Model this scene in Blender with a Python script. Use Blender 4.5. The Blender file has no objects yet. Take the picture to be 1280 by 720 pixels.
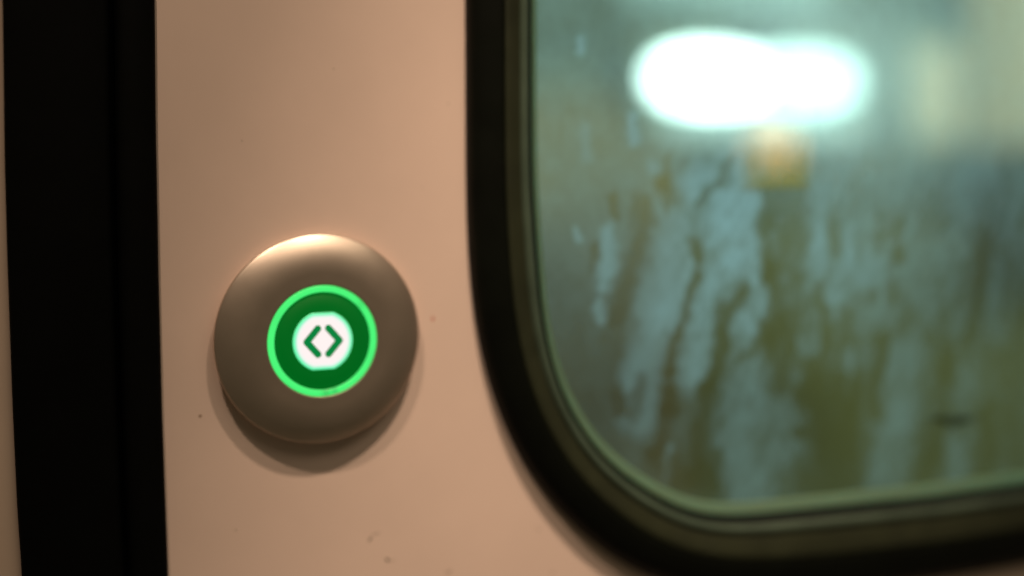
import bpy, bmesh, math, random
import numpy as np
from mathutils import Vector, Matrix

S = 0.001                      # everything below is written in millimetres
sc = bpy.context.scene
col = sc.collection

# ---------------------------------------------------------------- camera
right = Vector((0.91799969, -0.39499934, -0.03538495))
up = Vector((0.04072238, 0.00513419, 0.99915731))
fwd = Vector((0.3944848, 0.91866706, -0.0207985))
CAM = Vector((-213.02, -496.08, 11.23))
cam = bpy.data.cameras.new('camera')
co = bpy.data.objects.new('camera', cam); col.objects.link(co)
m = Matrix((right, up, -fwd)).transposed().to_4x4()
m.translation = CAM * S
co.matrix_world = m
cam.sensor_width = 36; cam.lens = 50.0
cam.clip_start = 0.02; cam.clip_end = 200
cam.dof.use_dof = True
cam.dof.focus_distance = 0.506
cam.dof.aperture_fstop = 2.2
sc.camera = co

# ---------------------------------------------------------------- light
w = bpy.data.worlds.new('World'); sc.world = w; w.use_nodes = True
w.node_tree.nodes['Background'].inputs[0].default_value = (0.62, 0.50, 0.30, 1)
w.node_tree.nodes['Background'].inputs[1].default_value = 0.095
sc.view_settings.view_transform = 'Standard'; sc.view_settings.look = 'None'
sc.view_settings.exposure = 0; sc.view_settings.gamma = 1
sc.cycles.use_denoising = True
sc.cycles.max_bounces = 10; sc.cycles.transparent_max_bounces = 16
sc.cycles.sample_clamp_indirect = 6

def lamp(name, kind, loc, target, energy, color, **kw):
    d = bpy.data.lights.new(name, kind); d.energy = energy; d.color = color
    for k, v in kw.items(): setattr(d, k, v)
    o = bpy.data.objects.new(name, d); col.objects.link(o)
    o.location = Vector(loc) * S
    o.rotation_euler = (Vector(target) - Vector(loc)).to_track_quat('-Z', 'Y').to_euler()
    return o
WARM = (1.0, 0.745, 0.545)
# two door lights high above, a soft ceiling light, an added teal light to brighten the misted glass
lamp('door_light', 'SPOT', (90, -530, 985), (85, 30, -205), 67, WARM, spot_size=math.radians(25), spot_blend=1.0, shadow_soft_size=0.016)
lamp('door_light', 'SPOT', (-410, -530, 965), (60, 30, -160), 27, WARM, spot_size=math.radians(30), spot_blend=1.0, shadow_soft_size=0.012)
lamp('ceiling_light', 'AREA', (500, -1100, 1300), (0, 0, -50), 5.8, (1.0, 0.80, 0.58), shape='RECTANGLE', size=1.6, size_y=0.5)
lamp('added_teal_light', 'AREA', (420, 900, 1350), (140, 0, 0), 15.5, (.26, .82, 1.0), shape='DISK', size=0.35)

# ---------------------------------------------------------------- helpers
def link(name, me, mat, parent=None, smooth=True):
    o = bpy.data.objects.new(name, me); col.objects.link(o)
    if mat: me.materials.append(mat)
    if smooth:
        for p in me.polygons: p.use_smooth = True
    if parent: o.parent = parent
    return o
def from_py(name, vs, fs, mat, parent=None, smooth=True, origin=(0, 0, 0)):
    me = bpy.data.meshes.new(name)
    me.from_pydata([tuple((v[i] - origin[i]) * S for i in range(3)) for v in vs], [], fs); me.update()
    return link(name, me, mat, parent, smooth)
def thing(name, label, cat, loc=(0, 0, 0), group=None):
    o = bpy.data.objects.new(name, None); col.objects.link(o); o.location = Vector(loc) * S
    o.empty_display_size = 0.05
    o['label'] = label; o['category'] = cat
    if group: o['group'] = group
    return o
def tag(o, label, cat, group=None):
    o['label'] = label; o['category'] = cat
    if group: o['group'] = group
    return o
def struct(o): o['kind'] = 'structure'; return o

CC, ZT = 0.8668e-4, 602.33     # the gentle tumblehome of the carriage side
def sy(z): return CC * (z - ZT) ** 2
def on(x, z, h=0.0):           # a point h mm in front of the carriage skin
    s = 2 * CC * (z - ZT); n = math.hypot(1, s)
    return (x, sy(z) - h / n, z + h * s / n)

def mat(name):
    m = bpy.data.materials.new(name); m.use_nodes = True
    nt = m.node_tree; return m, nt, nt.nodes['Principled BSDF']
def N(nt, t, **kw):
    n = nt.nodes.new(t)
    for k, v in kw.items():
        if k.startswith('i_'): n.inputs[k[2:]].default_value = v
        else: setattr(n, k, v)
    return n
def math_n(nt, op, a, b=None, clamp=False):
    n = nt.nodes.new('ShaderNodeMath'); n.operation = op; n.use_clamp = clamp
    for i, v in enumerate((a, b)):
        if v is None: continue
        if isinstance(v, (int, float)): n.inputs[i].default_value = v
        else: nt.links.new(v, n.inputs[i])
    return n.outputs[0]
def noise(nt, scale, detail=4, rough=0.5, vec=None):
    n = nt.nodes.new('ShaderNodeTexNoise'); n.inputs['Scale'].default_value = scale
    n.inputs['Detail'].default_value = detail; n.inputs['Roughness'].default_value = rough
    if vec is None:
        tc = nt.nodes.new('ShaderNodeTexCoord'); vec = tc.outputs['Object']
    nt.links.new(vec, n.inputs['Vector']); return n.outputs['Fac']
def ramp(nt, fac, stops):
    r = nt.nodes.new('ShaderNodeValToRGB'); e = r.color_ramp.elements
    while len(e) < len(stops): e.new(0.5)
    for k, (p, c) in zip(e, stops): k.position = p; k.color = (*c, 1)
    nt.links.new(fac, r.inputs['Fac']); return r.outputs['Color']

# ---------------------------------------------------------------- materials
def painted(name, c, marks=()):
    m, nt, b = mat(name)
    n1 = noise(nt, 14, 5, .6)
    c1 = ramp(nt, n1, [(.3, tuple(x * .955 for x in c)), (.7, tuple(min(1, x * 1.03) for x in c))])
    if marks:
        geo = N(nt, 'ShaderNodeTexCoord').outputs['Object']
        nz = N(nt, 'ShaderNodeTexNoise'); nz.inputs['Scale'].default_value = 500; nt.links.new(geo, nz.inputs['Vector'])
        vm = N(nt, 'ShaderNodeVectorMath', operation='SUBTRACT'); nt.links.new(nz.outputs['Color'], vm.inputs[0]); vm.inputs[1].default_value = (.5, .5, .5)
        vs = N(nt, 'ShaderNodeVectorMath', operation='SCALE'); nt.links.new(vm.outputs[0], vs.inputs[0]); vs.inputs['Scale'].default_value = 0.0022
        va = N(nt, 'ShaderNodeVectorMath', operation='ADD'); nt.links.new(geo, va.inputs[0]); nt.links.new(vs.outputs[0], va.inputs[1])
        sep = N(nt, 'ShaderNodeSeparateXYZ'); nt.links.new(va.outputs[0], sep.inputs[0])
        out = c1
        for (x, z, rx, rz, ang, mc, st) in marks:
            dx = math_n(nt, 'SUBTRACT', sep.outputs[0], x * S); dz = math_n(nt, 'SUBTRACT', sep.outputs[2], z * S)
            ca, sa = math.cos(ang), math.sin(ang)
            u = math_n(nt, 'ADD', math_n(nt, 'MULTIPLY', dx, ca / (rx * S)), math_n(nt, 'MULTIPLY', dz, sa / (rx * S)))
            v = math_n(nt, 'ADD', math_n(nt, 'MULTIPLY', dx, -sa / (rz * S)), math_n(nt, 'MULTIPLY', dz, ca / (rz * S)))
            r2 = math_n(nt, 'ADD', math_n(nt, 'MULTIPLY', u, u), math_n(nt, 'MULTIPLY', v, v))
            f = math_n(nt, 'MULTIPLY', math_n(nt, 'MULTIPLY', math_n(nt, 'SUBTRACT', 1.15, r2, True), 1.1, True), st)
            mx = N(nt, 'ShaderNodeMix', data_type='RGBA'); nt.links.new(f, mx.inputs[0]); nt.links.new(out, mx.inputs[6]); mx.inputs[7].default_value = (*mc, 1)
            out = mx.outputs[2]
        c1 = out
    nt.links.new(c1, b.inputs['Base Color'])
    b.inputs['Roughness'].default_value = .5
    b.inputs['Specular IOR Level'].default_value = .35
    bp = N(nt, 'ShaderNodeBump'); bp.inputs['Strength'].default_value = .05; bp.inputs['Distance'].default_value = .0004
    nt.links.new(noise(nt, 900, 3, .6), bp.inputs['Height']); nt.links.new(bp.outputs[0], b.inputs['Normal'])
    return m
MARKS = [(-46.6, -97.6, 1.1, .45, 1.0, (.12, .08, .05), .9), (-44.3, -95.9, 2.3, .4, .2, (.2, .13, .08), .6),
         (-39.6, -107.0, 1.3, .7, -.3, (.10, .07, .04), .95), (-37.3, -107.6, 1.4, .3, -.1, (.25, .17, .1), .5),
         (-20.5, -11.4, .45, 1.0, .1, (.48, .06, .02), 1.0), (-14.0, 72.3, .45, .45, 0, (.2, .13, .08), .7),
         (-112.7, -43.3, .8, .55, 0, (.22, .13, .07), .8), (26.5, -101.6, .7, .6, 0, (.2, .12, .08), .6),
         (-13.6, -115.0, 1.7, .6, .1, (.2, .13, .09), .6), (33.1, -120.9, 1.2, .5, .2, (.3, .2, .14), .6),
         (-60, 85, .4, .4, 0, (.25, .17, .1), .5), (-95, 58, .4, .3, 0, (.25, .17, .1), .5), (-30, -70, .35, .35, 0, (.25, .17, .1), .5),
         (-100, -88, .5, .3, .5, (.25, .17, .1), .5), (-25, 40, .3, .4, 0, (.25, .17, .1), .5)]
M_PAINT = painted('cream_paint', (.755, .590, .505), MARKS)
M_PAINT2 = painted('cream_paint_pillar', (.72, .56, .45))

def rubber(name, c, rough, spec=.4):
    m, nt, b = mat(name)
    nt.links.new(ramp(nt, noise(nt, 60, 4), [(.3, tuple(x * .8 for x in c)), (.7, tuple(x * 1.2 for x in c))]), b.inputs['Base Color'])
    b.inputs['Specular IOR Level'].default_value = spec
    nt.links.new(math_n(nt, 'ADD', math_n(nt, 'MULTIPLY', noise(nt, 90, 4), .15), rough - .07), b.inputs['Roughness'])
    return m
M_SEAL = rubber('black_seal_rubber', (.0016, .0018, .0016), .6, .08)
M_GASKET = rubber('black_gasket_rubber', (.0025, .0035, .002), .4, .2)
M_SHEEN = rubber('sheen_band_rubber', (.019, .023, .011), .40, .5)  # window reflection painted into the rubber colour of the inner band
M_LIP = rubber('lip_highlight_rubber', (.058, .086, .060), .32, .6)  # highlight along the lip put into its base colour

m, nt, b = mat('glazing_strip_plastic'); M_STRIP = m
b.inputs['Base Color'].default_value = (.22, .27, .2, 1); b.inputs['Roughness'].default_value = .45
tr = N(nt, 'ShaderNodeBsdfTranslucent'); tr.inputs[0].default_value = (.56, .60, .42, 1)
mx = N(nt, 'ShaderNodeMixShader'); mx.inputs[0].default_value = .8
nt.links.new(b.outputs[0], mx.inputs[1]); nt.links.new(tr.outputs[0], mx.inputs[2]); nt.links.new(mx.outputs[0], nt.nodes['Material Output'].inputs[0])

# misted, streaked window glass: clear glass + a condensation film stored on the mesh, thickened to paint in the lamp glow
m, nt, b = mat('misted_glass'); M_GLASS = m
nt.nodes.remove(b)
tp = N(nt, 'ShaderNodeBsdfTransparent'); tp.inputs[0].default_value = (.82, .90, .84, 1)
gl = N(nt, 'ShaderNodeBsdfGlossy'); gl.inputs['Roughness'].default_value = .05
fr = N(nt, 'ShaderNodeFresnel'); fr.inputs[0].default_value = 1.3
clear = N(nt, 'ShaderNodeMixShader'); nt.links.new(fr.outputs[0], clear.inputs[0]); nt.links.new(tp.outputs[0], clear.inputs[1]); nt.links.new(gl.outputs[0], clear.inputs[2])
tr = N(nt, 'ShaderNodeBsdfTranslucent'); tr.inputs[0].default_value = (.80, .86, .86, 1)
df = N(nt, 'ShaderNodeBsdfDiffuse'); df.inputs[0].default_value = (.30, .32, .30, 1)
film = N(nt, 'ShaderNodeMixShader'); film.inputs[0].default_value = .12
nt.links.new(tr.outputs[0], film.inputs[1]); nt.links.new(df.outputs[0], film.inputs[2])
at = N(nt, 'ShaderNodeAttribute'); at.attribute_name = 'mist_glow'
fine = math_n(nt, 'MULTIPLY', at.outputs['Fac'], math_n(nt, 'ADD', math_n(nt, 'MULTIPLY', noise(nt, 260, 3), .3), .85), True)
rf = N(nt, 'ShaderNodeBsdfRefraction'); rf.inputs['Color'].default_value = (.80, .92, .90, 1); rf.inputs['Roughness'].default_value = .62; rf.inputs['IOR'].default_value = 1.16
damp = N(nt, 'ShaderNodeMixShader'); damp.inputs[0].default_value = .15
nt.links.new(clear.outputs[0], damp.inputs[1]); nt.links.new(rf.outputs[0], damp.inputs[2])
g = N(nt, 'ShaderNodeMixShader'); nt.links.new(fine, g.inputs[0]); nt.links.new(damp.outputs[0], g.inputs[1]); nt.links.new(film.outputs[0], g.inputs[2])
dt = N(nt, 'ShaderNodeAttribute'); dt.attribute_name = 'dirt'
dd = N(nt, 'ShaderNodeBsdfDiffuse'); dd.inputs[0].default_value = (.02, .03, .008, 1)
g2 = N(nt, 'ShaderNodeMixShader'); nt.links.new(dt.outputs['Fac'], g2.inputs[0]); nt.links.new(g.outputs[0], g2.inputs[1]); nt.links.new(dd.outputs[0], g2.inputs[2])
nt.links.new(g2.outputs[0], nt.nodes['Material Output'].inputs[0])

m, nt, b = mat('satin_metal'); M_METAL = m
b.inputs['Metallic'].default_value = .92
nt.links.new(ramp(nt, noise(nt, 40, 4), [(.3, (.60, .50, .415)), (.7, (.66, .55, .46))]), b.inputs['Base Color'])
nt.links.new(math_n(nt, 'ADD', math_n(nt, 'MULTIPLY', noise(nt, 120, 5), .07), .35), b.inputs['Roughness'])
bp = N(nt, 'ShaderNodeBump'); bp.inputs['Strength'].default_value = .12; bp.inputs['Distance'].default_value = .0001
nt.links.new(noise(nt, 4000, 2), bp.inputs['Height']); nt.links.new(bp.outputs[0], b.inputs['Normal'])

def lit(name, c, strength, base=(.02, .05, .02), rough=.3):
    m, nt, b = mat(name)
    b.inputs['Base Color'].default_value = (*base, 1); b.inputs['Roughness'].default_value = rough
    b.inputs['Emission Color'].default_value = (*c, 1); b.inputs['Emission Strength'].default_value = strength
    return m, nt, b
# ring: LED light guide, the LEDs behind it not quite even
M_RING, nt, b = lit('green_light_guide', (.065, .98, .20), 1.0)
at = N(nt, 'ShaderNodeAttribute'); at.attribute_name = 'led'
nt.links.new(math_n(nt, 'MULTIPLY', at.outputs['Fac'], .95), b.inputs['Emission Strength'])
M_FACE, nt, b = lit('green_lens', (.0, .118, .010), 1.0, (.0, .02, .004), .6); b.inputs['Specular IOR Level'].default_value = .1
nt.links.new(math_n(nt, 'ADD', math_n(nt, 'MULTIPLY', noise(nt, 70, 3), .12), .94), b.inputs['Emission Strength'])
M_WHITE, nt, b = lit('white_lens', (1, 1, 1), 1.0, (.1, .1, .1))
at = N(nt, 'ShaderNodeAttribute'); at.attribute_name = 'edge'
nt.links.new(ramp(nt, at.outputs['Fac'], [(0, (.09, 1.0, .36)), (.16, (.16, .90, .52)), (.38, (.86, .88, .85)), (.6, (.95, .855, .85))]), b.inputs['Emission Color'])
M_ARROW, nt, b = lit('arrow_green', (.0, .21, .045), 1.0, (.0, .03, .01))

# ---------------------------------------------------------------- outlines of the window (mm on the skin)
OUTER = [(-6.58, 112.46), (-6.73, 94.05), (-6.73, 75.52), (-6.79, 44.36), (-6.46, 28.64), (-5.94, 15.98), (-4.88, 0.04), (-3.37, -9.63), (-2.06, -19.35),
    (0.32, -29.19), (2.75, -39.11), (5.67, -45.86), (8.05, -52.62), (10.84, -59.44), (14.12, -66.36), (18.5, -73.43), (23.66, -80.63), (29.23,
    -87.94), (35.62, -95.42), (43.01, -103.08), (51.66, -110.99), (62.55, -119.26), (76.01, -127.99), (95.36, -136.17), (115.99, -141.75), (141.41,
    -146.18), (172.02, -148.66), (203.7, -149.28), (251.07, -149.34), (290.91, -149.27)]
INNER = [(19.61, 112.4), (19.61, 93.83), (19.65, 75.14), (20.11, 43.71), (20.88, 31.01), (22.37, 18.22), (23.77, -1.1), (25.49, -14.13), (28.14, -27.31),
    (32.62, -40.08), (35.45, -47.55), (40.12, -54.56), (45.02, -61.64), (50.24, -68.82), (56.09, -75.1), (67.28, -84.02), (76.66, -89.77), (83.8,
    -94.67), (91.8, -99.0), (101.46, -102.31), (111.63, -104.64), (119.0, -105.42), (135.59, -106.1), (152.5, -106.06), (169.78, -106.02), (187.42,
    -105.98), (205.46, -105.93), (242.71, -105.45), (281.74, -106.15)]
XC, ZC = 232.0, 160.0          # middle of the door window
def resample(P, n):
    P = np.array(P, float); d = np.r_[0, np.cumsum(np.hypot(*np.diff(P, axis=0).T))]
    t = np.linspace(0, d[-1], n); return np.c_[np.interp(t, d, P[:, 0]), np.interp(t, d, P[:, 1])]
def smooth(P, k=6):
    P = P.copy()
    for _ in range(k): P[1:-1] = .25 * P[:-2] + .5 * P[1:-1] + .25 * P[2:]
    return P
def quarter(P, x0, z0):
    P = np.array([q for q in P if q[0] < x0 and q[1] < 108], float)
    P = np.vstack([[P[0, 0], ZC], [P[0, 0], (ZC + P[0, 1]) / 2], P, [XC, z0]])
    return smooth(resample(P, 400), 260)
QO = quarter(OUTER, 180, -149.2); QI = quarter(INNER, 122, -107.3)
QO = smooth(resample(QO, 220), 8)
# matching inner point for each outer point: blend of nearest point and arc length, monotone
tI = np.linspace(0, 1, len(QI)); idx = []
dens = resample(QI, 2000); last = 0
near = []
for k, q in enumerate(QO):
    j = int(np.argmin(np.hypot(dens[:, 0] - q[0], dens[:, 1] - q[1]))); near.append(j)
near = np.maximum.accumulate(np.array(near, float)); near[0] = 0; near[-1] = 1999
kern = np.ones(15) / 15; near = np.convolve(np.pad(near, 7, mode='reflect', reflect_type='odd'), kern, 'valid')
near = np.clip(near, 0, 1999)
QI = np.c_[np.interp(near, np.arange(2000), dens[:, 0]), np.interp(near, np.arange(2000), dens[:, 1])]
def full(Q):                   # quarter -> closed loop by the symmetry of the window
    a = Q; b = np.c_[2 * XC - Q[::-1, 0], Q[::-1, 1]][1:]; c = np.c_[2 * XC - Q[:, 0], 2 * ZC - Q[:, 1]][1:]; d = np.c_[Q[::-1, 0], 2 * ZC - Q[::-1, 1]][1:-1]
    return np.vstack([a, b, c, d])
LO, LI = full(QO), full(QI)
NL = len(LO)
def normals_in(L):
    t = np.roll(L, -1, 0) - np.roll(L, 1, 0); t /= np.hypot(t[:, 0], t[:, 1])[:, None]
    return np.c_[-t[:, 1], t[:, 0]]          # counter-clockwise loop: points inward
NI = normals_in(LI); NO = normals_in(LO)
def loft(name, rings, material, parent, closed_ends=False):
    vs, fs = [], []
    for (P, h) in rings: vs += [on(x, z, h) for x, z in P]
    R = len(rings)
    for k in range(R - 1):
        for i in range(NL):
            j = (i + 1) % NL; fs.append((k * NL + i, k * NL + j, (k + 1) * NL + j, (k + 1) * NL + i))
    return from_py(name, vs, fs, material, parent)

# ---------------------------------------------------------------- the door
door = thing('train_door', 'cream train door leaf with misted rounded window framed in black rubber', 'door')
# painted skin with the window opening
cx, cz = XC, ZC
X0, X1, Z0, Z1 = -137.0, 1200.0, -520.0, 640.0
rect = []
for x, z in LO:
    dx, dz = x - cx, z - cz
    t = min((X1 - cx) / dx if dx > 0 else (X0 - cx) / dx if dx < 0 else 1e9, (Z1 - cz) / dz if dz > 0 else (Z0 - cz) / dz if dz < 0 else 1e9)
    rect.append((cx + dx * t, cz + dz * t))
rect = np.array(rect)
start = LO + NO * 3.0
rings = []
for t in np.r_[0, .01, np.linspace(.03, .99, 34), .997, 1]: rings.append((start * (1 - t) + rect * t, 0.0))
rings = [(start, -28.0), (start, -26), (start, -2.0)] + rings + [(rect, -2.0), (rect, -28.0)] + [(start * (1 - t) + rect * t, -28.0) for t in (.75, .5, .25, 0)]
loft('door_panel', rings, M_PAINT, door)

# rubber gasket round the window
prof = [(0, -1), (0, .6), (.012, 2.0), (.04, 3.6), (.09, 5.2), (.16, 6.6), (.25, 7.7), (.35, 8.4), (.43, 8.8), (.49, 8.9), (.50, 8.5), (.505, 7.4)]
gasket = loft('window_gasket', [(LO * (1 - u) + LI * u, h) for u, h in prof], M_GASKET, door)
bandp = [(.50, 8.0), (.503, 8.8), (.52, 9.3), (.57, 9.2), (.65, 8.4), (.73, 7.3), (.77, 6.9), (.782, 6.6)]
loft('gasket_sheen_band', [(LO * (1 - u) + LI * u, h) for u, h in bandp], M_SHEEN, gasket)  # band added to carry the painted reflection
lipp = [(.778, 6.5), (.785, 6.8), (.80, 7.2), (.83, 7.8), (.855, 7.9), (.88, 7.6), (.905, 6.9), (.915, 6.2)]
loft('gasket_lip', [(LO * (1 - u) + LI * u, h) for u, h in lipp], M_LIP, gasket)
loft('gasket_groove', [(LO * (1 - u) + LI * u, h) for u, h in [(.912, 6.9), (.93, 5.6), (.96, 5.2), (.985, 5.4), (1.0, 4.9), (1.004, 3.5), (1.0, -2)]], M_GASKET, gasket)
# pale strip bedding the glass
def inset(d): return LI + NI * d
strip = loft('glazing_strip', [(inset(d), h) for d, h in [(-2.5, 1.5), (-1, 2.2), (.6, 2.4), (2.2, 2.0), (3.4, 1.2), (4.2, .3), (4.5, -.9), (-2.5, -.9)]], M_STRIP, door)

# ---- the glass with its condensation
CLEAR = [([(135.12, 36.85), (134.19, 25.78), (134.6, 11.85), (137.05, -0.48)], 5.37, 1), ([(147.57, 35.98), (148.95, 18.46), (146.48, 4.46)], 10.06, 0.75),
    ([(139.55, -0.58), (140.08, -16.47), (138.07, -30.55)], 6.69, 0.95), ([(115.33, 50.07), (111.93, 41.59), (102.99, 33.22)], 2.78, 0.8), ([(99.42,
    16.3), (100.37, 9.44)], 3.55, 1), ([(100.57, 0.88), (98.01, -7.6), (93.53, -17.7), (89.46, -27.8), (87.46, -41.48)], 3.16, 0.95), ([(88.47,
    -50.21), (88.63, -56.14)], 5.14, 1), ([(85.55, -58.69), (84.26, -69.04), (78.92, -73.82)], 3.54, 0.8), ([(124.09, -6.97), (115.35, -13.56),
    (114.6, -29.22), (110.81, -37.75), (108.25, -46.36)], 5.68, 1), ([(105.94, -49.71), (107.48, -60.38), (103.89, -74.23), (100.32, -88.1)], 6.07,
    0.85), ([(129.1, -35.35), (123.0, -37.45)], 2.89, 0.8), ([(73.98, 32.02), (72.27, 20.38), (68.7, 7.1), (65.14, -6.18), (61.54, -16.1)], 6.07,
    0.75), ([(60.01, 35.56), (61.63, 25.62)], 2.61, 0.8), ([(50.63, 14.33), (51.83, 7.68)], 2.59, 0.6), ([(79.53, 41.94), (85.4, 35.18)], 3.84, 0.7),
    ([(86.27, 51.89), (84.13, 41.89)], 1.92, 0.8), ([(170.53, 21.47), (170.93, 10.77)], 4.75, 0.8), ([(163.78, -5.06), (164.49, -12.25)], 3.01, 0.9),
    ([(195.67, 27.39), (195.78, 24.5)], 2.67, 0.8), ([(206.68, 20.64), (205.52, 16.31)], 3.61, 0.8), ([(195.76, 14.39), (194.99, 11.51)], 3.12, 0.8),
    ([(204.99, 7.94), (206.53, 3.87)], 4.07, 0.8), ([(203.46, -7.73), (203.67, -12.14)], 4.07, 0.7), ([(192.45, -11.66), (191.69, -14.54)], 2.68,
    0.8), ([(153.05, -2.86), (151.58, -20.59), (147.87, -34.69)], 3.4, 0.7), ([(166.28, -14.12), (168.17, -28.64), (166.02, -39.38)], 3.04, 0.8),
    ([(179.49, -18.35), (179.09, -29.23), (176.06, -39.99)], 3.08, 0.8), ([(186.69, -31.47), (184.98, -42.37)], 2.67, 0.6), ([(139.19, -27.06),
    (143.78, -38.02), (144.19, -48.8)], 9.28, 0.85), ([(159.13, -49.82), (163.77, -57.42)], 10.41, 0.9), ([(167.96, -54.07), (171.0, -72.65), (174.3,
    -95.19)], 15.88, 1), ([(181.33, -58.69), (182.43, -81.02)], 10.72, 0.9), ([(187.47, -48.05), (185.78, -59.02)], 3.58, 0.7), ([(200.03, -30.37),
    (198.51, -45.07), (195.56, -57.87), (198.76, -67.43)], 4.53, 0.9), ([(255.06, 17.67), (255.51, 0.74), (252.54, -14.24), (249.59, -29.26), (246.11,
    -34.77)], 3.83, 0.9), ([(236.46, -39.9), (236.89, -55.11)], 6.17, 0.95), ([(225.25, -31.74), (229.4, -39.49)], 3.27, 0.6), ([(232.48, -75.77),
    (229.77, -85.12), (226.96, -100.24)], 9.03, 0.9), ([(263.32, -70.47), (265.04, -88.17), (260.75, -103.48)], 7.41, 0.8), ([(73.53, -43.99), (70.0,
    -57.49), (62.19, -50.04)], 3.85, 0.7), ([(82.15, -77.6), (94.3, -87.53), (106.58, -94.07)], 7.23, 0.8), ([(114.18, -78.69), (110.59, -92.67)],
    5.75, 0.7), ([(282.56, -27.11), (280.25, -65.88), (285.43, -101.86)], 8.05, 0.6), ([(60.97, -26.19), (62.81, -43.27), (64.17, -53.61)], 3.81,
    0.5)]
MIST = [([(122.69, 44.9), (120.96, 32.92), (117.1, 26.13)], 11.3, 0.9), ([(102.74, 45.07), (98.17, 38.36)], 5.5, 0.8), ([(95.42, 19.8), (91.8, 6.32), (84.38,
    -10.41)], 11.72, 0.55), ([(121.32, 19.15), (121.7, 5.3), (128.46, -15.92)], 10.61, 0.75), ([(109.78, -1.19), (107.25, -11.45), (102.43, -25.07),
    (98.92, -42.23)], 6.8, 0.7), ([(84.53, -17.25), (77.86, -30.56), (73.53, -43.99), (73.08, -57.72)], 9.31, 0.45), ([(56.11, 20.79), (56.66, 7.51),
    (56.41, -0.8)], 3.73, 0.8), ([(53.93, -9.04), (54.78, -15.77)], 2.24, 0.6), ([(67.84, 66.74), (69.09, 56.9)], 2.63, 0.9), ([(43.0, 96.1), (43.37,
    93.55)], 2.16, 0.8), ([(43.2, 21.77), (43.96, 19.12)], 1.83, 0.8), ([(47.55, 63.39), (46.55, 52.05)], 2.92, 0.4), ([(161.9, 11.04), (170.04,
    0.07), (172.64, -10.81)], 9.5, 0.5), ([(187.38, 3.06), (192.12, -4.36)], 11.53, 0.35), ([(161.05, 35.79), (160.92, 14.61)], 4.26, 0.5), ([(178.9,
    17.7), (178.38, 8.76)], 3.05, 0.5), ([(77.52, 48.6), (78.8, 40.28)], 2.67, 0.6), ([(156.25, -31.58), (154.54, -42.28)], 3.86, 0.35), ([(182.67,
    -40.4), (178.94, -54.84)], 3.99, 0.35), ([(127.34, -44.1), (125.9, -61.8), (124.35, -76.0), (129.22, -94.5)], 12.5, 0.4), ([(149.02, -63.59),
    (147.5, -78.0)], 8.57, 0.3), ([(211.98, -42.19), (208.61, -64.43)], 10.13, 0.3), ([(209.24, -75.78), (205.72, -94.4)], 12.95, 0.25), ([(89.1,
    -72.95), (87.13, -86.84)], 1.99, 0.5), ([(250.03, -52.17), (245.71, -59.53)], 6.74, 0.2), ([(245.05, -86.44), (246.1, -102.07)], 7.76, 0.2),
    ([(130.47, -14.26), (129.63, -26.54)], 5.79, 0.45), ([(63.78, -34.82), (65.17, -46.84)], 2.67, 0.5)]
rng = np.random.RandomState(7)
def vnoise(x, z, scale, seed):
    r = np.random.RandomState(seed).rand(128, 128)
    u = x / scale; v = z / scale
    iu = np.floor(u).astype(int); iv = np.floor(v).astype(int); fu = u - iu; fv = v - iv
    fu = fu * fu * (3 - 2 * fu); fv = fv * fv * (3 - 2 * fv)
    g = lambda a, b: r[a % 128, b % 128]
    return (g(iu, iv) * (1 - fu) + g(iu + 1, iv) * fu) * (1 - fv) + (g(iu, iv + 1) * (1 - fu) + g(iu + 1, iv + 1) * fu) * fv
def fbm(x, z, sx, sz, seed, oct=4):
    t = 0; a = .5; s = 0
    for k in range(oct):
        t = t + a * vnoise(x / sx * 2 ** k, z / sz * 2 ** k, 1.0, seed + k); s += a; a *= .55
    return t / s
def seg_d(x, z, P):
    best = np.full_like(x, 1e9)
    for (ax, az), (bx, bz) in zip(P[:-1], P[1:]):
        vx, vz = bx - ax, bz - az; L = vx * vx + vz * vz
        t = np.clip(((x - ax) * vx + (z - az) * vz) / L, 0, 1)
        best = np.minimum(best, np.hypot(x - ax - t * vx, z - az - t * vz))
    return best
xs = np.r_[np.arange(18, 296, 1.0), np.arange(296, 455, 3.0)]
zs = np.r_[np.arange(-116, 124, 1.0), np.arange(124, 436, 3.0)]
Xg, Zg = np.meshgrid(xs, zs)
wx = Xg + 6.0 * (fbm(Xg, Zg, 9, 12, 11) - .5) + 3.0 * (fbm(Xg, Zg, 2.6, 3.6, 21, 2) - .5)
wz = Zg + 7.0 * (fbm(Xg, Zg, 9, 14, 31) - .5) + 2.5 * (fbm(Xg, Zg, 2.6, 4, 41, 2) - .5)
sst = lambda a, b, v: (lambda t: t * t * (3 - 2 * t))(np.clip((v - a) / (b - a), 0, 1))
base = .12 + .15 * sst(-60, 60, Zg) - .05 * (1 - sst(60, 85, Xg)) * (1 - sst(-70, 20, Zg)) + .44 * np.exp(-((Xg - 112) / 34) ** 2 - ((Zg - 14) / 38) ** 2) + .20 * np.exp(-((Xg - 180) / 50) ** 2 - ((Zg - 6) / 38) ** 2)  # thick areas below the lamps paint their glow into the film
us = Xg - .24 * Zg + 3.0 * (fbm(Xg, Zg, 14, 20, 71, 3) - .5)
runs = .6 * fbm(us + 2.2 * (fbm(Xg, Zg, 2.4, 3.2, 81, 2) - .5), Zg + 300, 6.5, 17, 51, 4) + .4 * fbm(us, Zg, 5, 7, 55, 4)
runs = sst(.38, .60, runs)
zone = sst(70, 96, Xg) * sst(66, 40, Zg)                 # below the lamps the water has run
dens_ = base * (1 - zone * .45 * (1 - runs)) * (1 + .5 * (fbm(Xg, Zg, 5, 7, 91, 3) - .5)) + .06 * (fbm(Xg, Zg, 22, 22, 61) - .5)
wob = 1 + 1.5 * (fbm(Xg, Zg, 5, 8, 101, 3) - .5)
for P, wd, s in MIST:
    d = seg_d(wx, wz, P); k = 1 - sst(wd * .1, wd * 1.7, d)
    dens_ = dens_ + (1 - dens_) * k * s * .6
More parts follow.
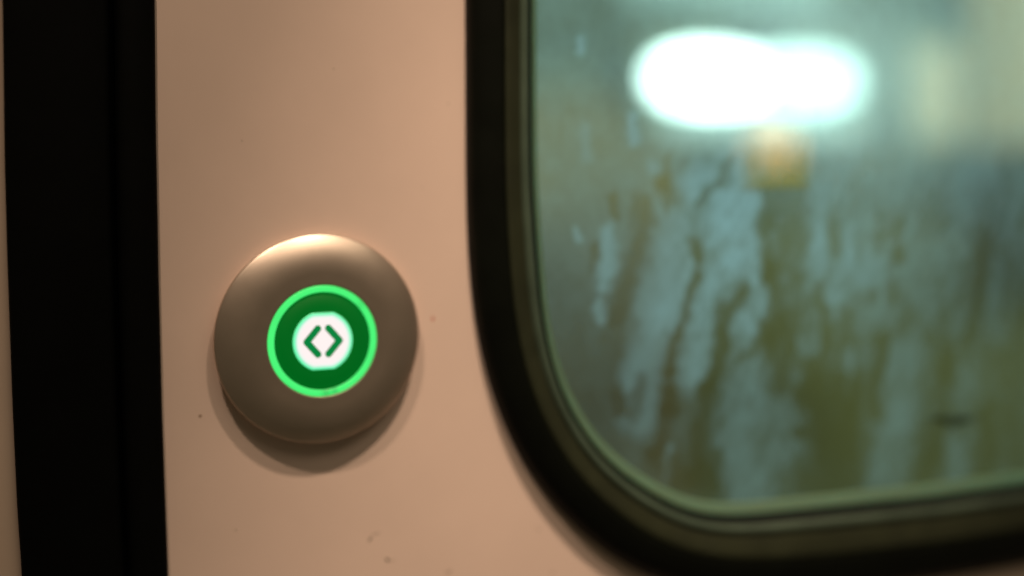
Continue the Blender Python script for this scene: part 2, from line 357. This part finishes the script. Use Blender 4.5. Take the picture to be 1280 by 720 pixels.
for P, wd, s in CLEAR:
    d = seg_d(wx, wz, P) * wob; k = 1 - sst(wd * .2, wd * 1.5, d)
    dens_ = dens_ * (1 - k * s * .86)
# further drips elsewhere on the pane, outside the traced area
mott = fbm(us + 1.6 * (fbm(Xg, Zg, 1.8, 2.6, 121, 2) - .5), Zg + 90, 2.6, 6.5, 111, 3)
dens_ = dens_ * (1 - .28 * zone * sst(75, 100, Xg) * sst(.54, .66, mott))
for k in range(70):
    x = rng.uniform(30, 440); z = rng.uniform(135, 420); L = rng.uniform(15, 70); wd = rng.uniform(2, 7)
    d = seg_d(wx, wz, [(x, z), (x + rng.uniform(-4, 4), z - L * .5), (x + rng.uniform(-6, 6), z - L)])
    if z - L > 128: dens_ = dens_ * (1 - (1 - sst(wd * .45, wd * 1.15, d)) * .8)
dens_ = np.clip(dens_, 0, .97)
dirt = np.zeros_like(Xg)
for x, z, rx, rz, s in [(237, -71.3, 6.5, 2.1, .85), (247, -72.6, 7, 2.3, .85), (242, -74.5, 5, 2.2, .7), (256, -71.6, 6, 1.4, .35), (229, -70.2, 4, 1.5, .3)]:
    r = np.hypot((wx - x) / rx, (wz - z) / rz); dirt = np.maximum(dirt, s * (1 - sst(.5, 1.3, r)))
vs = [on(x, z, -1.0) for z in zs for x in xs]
inside = lambda x, z: True
fs = []; nx = len(xs)
LOa = LI - NI * 6
def in_loop(px, pz):
    x = LOa[:, 0]; z = LOa[:, 1]; x2 = np.roll(x, -1); z2 = np.roll(z, -1)
    c = ((z > pz) != (z2 > pz)); xi = (x2 - x) * (pz - z) / np.where(z2 == z, 1e-9, z2 - z) + x
    return bool(np.sum(c & (px < xi)) % 2)
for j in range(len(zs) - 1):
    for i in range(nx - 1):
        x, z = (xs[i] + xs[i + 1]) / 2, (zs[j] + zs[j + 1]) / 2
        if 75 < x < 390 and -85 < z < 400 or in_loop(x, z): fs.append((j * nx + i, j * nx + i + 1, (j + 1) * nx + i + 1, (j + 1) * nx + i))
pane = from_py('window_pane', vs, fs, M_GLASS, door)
a = pane.data.attributes.new('mist_glow', 'FLOAT', 'POINT'); a.data.foreach_set('value', dens_.ravel().astype('f'))
a = pane.data.attributes.new('dirt', 'FLOAT', 'POINT'); a.data.foreach_set('value', dirt.ravel().astype('f'))

# amber film on the outer face of the glass, fading at top and sides
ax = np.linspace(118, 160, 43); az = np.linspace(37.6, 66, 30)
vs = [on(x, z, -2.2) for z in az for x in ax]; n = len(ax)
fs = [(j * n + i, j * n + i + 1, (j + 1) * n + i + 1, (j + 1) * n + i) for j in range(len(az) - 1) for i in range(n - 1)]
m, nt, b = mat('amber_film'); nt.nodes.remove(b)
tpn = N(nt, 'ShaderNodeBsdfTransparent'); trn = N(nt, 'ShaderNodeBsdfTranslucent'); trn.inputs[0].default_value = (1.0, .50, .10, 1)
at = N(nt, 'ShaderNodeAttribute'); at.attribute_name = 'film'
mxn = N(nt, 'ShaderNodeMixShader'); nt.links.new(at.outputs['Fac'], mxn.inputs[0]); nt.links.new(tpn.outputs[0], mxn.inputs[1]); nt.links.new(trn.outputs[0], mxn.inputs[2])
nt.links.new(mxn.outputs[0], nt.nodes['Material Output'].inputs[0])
film_o = from_py('patch', vs, fs, m)
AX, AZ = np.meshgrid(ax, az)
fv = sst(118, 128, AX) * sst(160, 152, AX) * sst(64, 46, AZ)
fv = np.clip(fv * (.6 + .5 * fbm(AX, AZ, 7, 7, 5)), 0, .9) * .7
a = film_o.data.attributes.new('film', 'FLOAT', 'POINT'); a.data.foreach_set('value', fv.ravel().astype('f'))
tag(film_o, 'amber sticker on the glass just under the white lamps', 'patch')

# ---------------------------------------------------------------- rubber seal left of the door and the pillar panel
S1 = [(105.6, -177.0), (51.4, -178.2), (18.3, -178.5), (-35.2, -178.5), (-72.6, -178.1), (-96.2, -177.3)]
S2 = [(107.5, -125.8), (65.3, -126.5), (10.8, -126.8), (-39, -126.7), (-60, -126.4), (-78.1, -126.1), (-102.6, -125.7)]
S1.sort(); S2.sort()
def sealx(Sx, z): return float(np.interp(z, [q[0] for q in Sx], [q[1] for q in Sx]))
zz = np.arange(-520, 641, 10.0)
def extrude(name, pf, material, parent, a, b):
    vs, fs = [], []
    for z in zz:
        l, r = sealx(S1, z), sealx(S2, z)
        for u, h in pf: vs.append(on(l + (r - l) * (a + (b - a) * u), z, h))
    n = len(pf)
    for k in range(len(zz) - 1):
        for i in range(n - 1): fs.append((k * n + i, k * n + i + 1, (k + 1) * n + i + 1, (k + 1) * n + i))
    return from_py(name, vs, fs, material, parent)
seal = thing('door_seal', 'black rubber seal strip between the door leaf and the left pillar', 'rubber seal')
extrude('sealing_lip', [(0, -6), (0, 1.0), (.01, 2.0), (.03, 2.6), (.3, 3.0), (.7, 3.2), (.93, 2.8), (.98, 2.0), (1, .5), (1, -6)], M_SEAL, seal, 0, .69)
extrude('sealing_lip', [(0, -6), (0, .5), (.05, 2.2), (.2, 3.2), (.35, 3.9), (.5, 4.2), (.7, 3.6), (.9, 2.8), (.97, 2.0), (1, 1.0), (1, -6)], M_SEAL, seal, .735, 1)
extrude('seal_web', [(0, -5), (.5, -4.5), (1, -5)], M_SEAL, seal, .6, .8)
vs, fs = [], []
px = [-900, -700, -500, -350, -250, -200, -186, -186]; ph = [0, 0, 0, 0, 0, 0, 0, -28]
px[-2] = px[-1] = -168
for z in zz:
    for x, h in zip(px, ph): vs.append(on(x, z, h))
n = len(px)
for k in range(len(zz) - 1):
    for i in range(n - 1): fs.append((k * n + i, k * n + i + 1, (k + 1) * n + i + 1, (k + 1) * n + i))
tag(from_py('pillar_panel', vs, fs, M_PAINT2), 'sliver of tan painted panel beyond the black rubber seal', 'wall panel')

# ---------------------------------------------------------------- the push button
BX, BZ = -68.0, -16.35
sl = 2 * CC * (BZ - ZT)
nrm = Vector((0, -1, sl)).normalized(); tz = Vector((0, sl, 1)).normalized(); tx = Vector((1, 0, 0))
RB = Matrix((tx, tz, nrm)).transposed().to_4x4()   # local x right, y up, z out of the door
RB.translation = Vector((BX, sy(BZ), BZ)) * S
button = thing('door_button', 'round satin metal door button glowing with a green ring and arrows', 'button')
button.matrix_world = RB
def lathe(name, pf, material, parent, seg=160, attr=None):
    vs, fs = [], []
    for r, h in pf:
        for k in range(seg):
            a = 2 * math.pi * k / seg; vs.append((r * math.cos(a), r * math.sin(a), h))
    for j in range(len(pf) - 1):
        for k in range(seg): fs.append((j * seg + k, j * seg + (k + 1) % seg, (j + 1) * seg + (k + 1) % seg, (j + 1) * seg + k))
    if pf[-1][0] < 1: fs.append(tuple((len(pf) - 1) * seg + k for k in range(seg)))
    return from_py(name, vs, fs, material, parent)
dome = [(38.6, -.5), (38.6, 2.5), (39.4, 2.7), (40.0, 3.4), (40.15, 4.2)]
for k in range(1, 31):
    d = 18.55 * (k / 30) ** 1.3
    h = 4.2 + .5 * math.sqrt(1 - max(0, 1 - d / .45) ** 2) + 4.8 * (1 - max(0, 1 - d / 14.5) ** 2.0) + .2 * d / 17.95
    dome.append((40.15 - d, h))
dome += [(21.3, 9.65), (21.1, 9.4), (21.1, 8.0)]
lathe('button_housing', dome, M_METAL, button)
ring = lathe('light_ring', [(21.0, 8.2), (21.0, 9.65), (20.8, 9.85), (18.9, 9.85), (18.65, 9.65), (18.6, 9.0)], M_RING, button)
led = []
for v in ring.data.vertices:
    a = math.degrees(math.atan2(v.co.y, v.co.x)); r = v.co.xy.length / S
    val = 1.0
    for c, wd, dp in ((-87, 4.5, .32), (-77, 3.5, .30), (42, 5, .16), (150, 9, .06), (-20, 8, .05)):
        val -= dp * math.exp(-((a - c) / wd) ** 2)
    led.append(val)
at_ = ring.data.attributes.new('led', 'FLOAT', 'POINT'); at_.data.foreach_set('value', led)
lathe('button_face', [(18.59, 8.6), (18.59, 9.2), (12.5, 9.3), (6, 9.3), (.5, 9.3)], M_FACE, button)
# white lens: a disc with flat top and bottom
R0, FL = 11.55, 10.8
vs, fs, ed = [], [], []
seg = 180; levels = [(1.0, 9.31), (1.0, 9.7), (.985, 9.8), (.95, 9.87), (.9, 9.9), (.85, 9.91), (.8, 9.91), (.75, 9.91), (.6, 9.91), (.4, 9.91), (.2, 9.91), (.03, 9.91)]
for s_, h in levels:
    for k in range(seg):
        a = 2 * math.pi * k / seg; x = R0 * math.cos(a); y = max(-FL, min(FL, R0 * math.sin(a)))
        # keep distance to the edge constant on the inner rings
        vs.append((x * s_, y * s_, h)); ed.append((1 - s_) / .4)
for j in range(len(levels) - 1):
    for k in range(seg): fs.append((j * seg + k, j * seg + (k + 1) % seg, (j + 1) * seg + (k + 1) % seg, (j + 1) * seg + k))
fs.append(tuple((len(levels) - 1) * seg + k for k in range(seg)))
lens = from_py('symbol_lens', vs, fs, M_WHITE, button)
at_ = lens.data.attributes.new('edge', 'FLOAT', 'POINT'); at_.data.foreach_set('value', ed)
def chevron(sgn):
    bm = bmesh.new()
    P = [(sgn * 2.05, 4.9), (sgn * 6.35, 0), (sgn * 2.05, -4.9)]; w2 = 1.32
    out = []
    def arc(c, a0, a1, n=10): return [(c[0] + w2 * math.cos(a0 + (a1 - a0) * k / n), c[1] + w2 * math.sin(a0 + (a1 - a0) * k / n)) for k in range(n + 1)]
    d1 = math.atan2(P[1][1] - P[0][1], P[1][0] - P[0][0]); d2 = math.atan2(P[2][1] - P[1][1], P[2][0] - P[1][0])
    if sgn > 0: 
        pts = arc(P[0], d1 + math.pi * 1.5, d1 + math.pi * .5)
        pts += arc(P[1], d1 + math.pi * .5, d2 + math.pi * .5, 6)
        pts += arc(P[2], d2 + math.pi * .5, d2 - math.pi * .5)
        k = w2 / math.cos((d1 - d2) / 2) ; pts.append((P[1][0] - k, 0))
    else:
        return None
    top = [bm.verts.new((x * S, y * S, 10.01 * S)) for x, y in pts]
    low = [bm.verts.new((x * S, y * S, 9.85 * S)) for x, y in pts]
    bm.faces.new(top); n = len(pts)
    for i in range(n): bm.faces.new((low[i], low[(i + 1) % n], top[(i + 1) % n], top[i]))
    bmesh.ops.recalc_face_normals(bm, faces=bm.faces)
    bmesh.ops.triangulate(bm, faces=[f for f in bm.faces if len(f.verts) > 4])
    me = bpy.data.meshes.new('arrow'); bm.to_mesh(me); bm.free(); return me
me = chevron(1)
a1 = link('arrow', me, M_ARROW, lens, False)
a2 = a1.copy(); col.objects.link(a2); a2.parent = lens; a2.rotation_euler = (0, 0, math.pi)

# ---------------------------------------------------------------- outside the window
def box(name, x0, x1, y0, y1, z0, z1, material, parent=None, bev=0):
    bm = bmesh.new()
    bmesh.ops.create_cube(bm, size=1)
    for v in bm.verts: v.co = Vector(((x0 + x1) / 2 + v.co.x * (x1 - x0), (y0 + y1) / 2 + v.co.y * (y1 - y0), (z0 + z1) / 2 + v.co.z * (z1 - z0))) * S
    if bev: bmesh.ops.bevel(bm, geom=bm.edges[:], offset=bev * S, segments=3, affect='EDGES', profile=.5)
    me = bpy.data.meshes.new(name); bm.to_mesh(me); bm.free(); return link(name, me, material, parent, False)
def wallm(name, c, var=.2, rough=.6, scale=3):
    m, nt, b = mat(name)
    nt.links.new(ramp(nt, noise(nt, scale, 6, .6), [(.3, tuple(x * (1 - var) for x in c)), (.7, tuple(x * (1 + var) for x in c))]), b.inputs['Base Color'])
    b.inputs['Roughness'].default_value = rough; return m
M_WALLU = wallm('grey_teal_tiles', (.15, .19, .15))
M_WALLL = wallm('olive_wall_paint', (.24, .25, .125))
struct(box('station_wall', -3500, 9000, 3400, 3700, 100, 2600, M_WALLU))
struct(box('station_wall_base', -3500, 9000, 3370, 3700, -1300, 97, M_WALLL))
tag(box('timber_hoarding', -900, 1980, 3280, 3366, -1290, 480, wallm('brown_boards', (.42, .35, .20))), 'blurred brown boards behind the left part of the window', 'hoarding')
struct(box('platform', -3500, 9000, 260, 3700, -1420, -1303, wallm('platform_concrete', (.2, .19, .15), .15, .8)))
# warm light on the far wall comes from the station lamps
lamp('station_light', 'AREA', (2600, 1500, 2300), (2400, 3400, -300), 60, (.86, 1.0, .66), shape='RECTANGLE', size=2.5, size_y=.4)

def glow(name, c, s):
    m, nt, b = lit(name, c, s, (.6, .6, .6)); return m
M_LAMP = glow('lamp_diffuser', (.70, 1.0, .96), 10)
M_LAMP2 = glow('lamp_diffuser_dimmer', (.60, 1.0, .97), 3.6)
M_LOWGLOW = glow('lower_glow', (.36, .62, .58), 1.25)  # glowing slab added for the soft haze under each lamp
M_HOUS = wallm('lamp_housing_paint', (.45, .55, .52), .1, .4)
def bulkhead(loc, w_, h_, label, lm, k_=.5):
    t = thing('platform_lamp', label, 'lamp', loc, 'lamps on the platform wall')
    box('lamp_housing', -w_ * .62, w_ * .62, 0, 70, -h_ * .78, h_ * .72, M_HOUS, t, 12)
    vs, fs = [], []; n, r = 40, 14
    for j in range(r + 1):
        a = j / r * math.pi / 2
        for k in range(n):
            t_ = 2 * math.pi * k / n; ct, st = math.cos(t_), math.sin(t_)
            vs.append((w_ / 2 * math.cos(a) * math.copysign(abs(ct) ** .85, ct), -2 - 45 * math.sin(a), h_ / 2 * math.cos(a) * math.copysign(abs(st) ** .85, st)))
    for j in range(r):
        for k in range(n): fs.append((j * n + k, j * n + (k + 1) % n, (j + 1) * n + (k + 1) % n, (j + 1) * n + k))
    from_py('lamp_diffuser', vs, fs, lm, t)
    box('lower_glow', -w_ * k_, w_ * k_, -20, -2, -h_ * .98, -h_ * .62, M_LOWGLOW, t, 6)
    return t
bulkhead((1685, 2600, 444), 355, 146, 'brighter left one of the two glaring white lamps seen through the window', M_LAMP, .42)
bulkhead((1945, 2600, 444), 370, 146, 'softer right one of the two glaring white lamps seen through the window', M_LAMP2)
# rail carrying the lamps
box_ = box('lamp_rail', 1100, 2300, 2672, 2730, 420, 480, M_HOUS); tag(box_, 'horizontal painted rail behind the two white lamps', 'rail')
# lit teal sign box above the lamps
t = thing('sign_box', 'blurred teal lit box above the white lamps', 'sign box', (1740, 2600, 690))
box('sign_housing', -330, 330, 0, 90, -70, 130, M_HOUS, t, 8)
box('sign_face', -300, 300, -4, -1, -55, 115, glow('teal_panel', (.12, .46, .50), .7), t)
t = thing('amber_glow_box', 'small blurred amber box added to glow below the white lamps', 'added light', (1880, 2640, 275))  # glowing box added to give the glass its orange tint
box('glow_box_housing', -75, 80, 0, 60, -50, 60, M_HOUS, t, 10)
box('glow_box_face', -56, 62, -14, -1, -30, 40, glow('amber_light', (1.0, .44, .07), 2.8), t, 6)
# lit amber window and the yellow column, given its own glow, further right
t = thing('lit_window', 'blurred pale yellow lit window right of the white lamps', 'window', (3040, 3390, 520))
box('window_frame', -140, 140, -20, 0, -200, 200, M_HOUS, t, 6)
box('window_glass', -85, 85, -26, -22, -150, 150, glow('yellow_light', (.42, .36, .17), .9), t)
M_YEL = wallm('yellow_paint', (.75, .62, .24), .08, .5)
tag(box('glowing_column', 3040, 3420, 2950, 3200, 330, 2600, glow('yellow_column_glow', (.34, .26, .09), .75)), 'blurred tall yellow glowing column at the right edge of the window', 'sign')
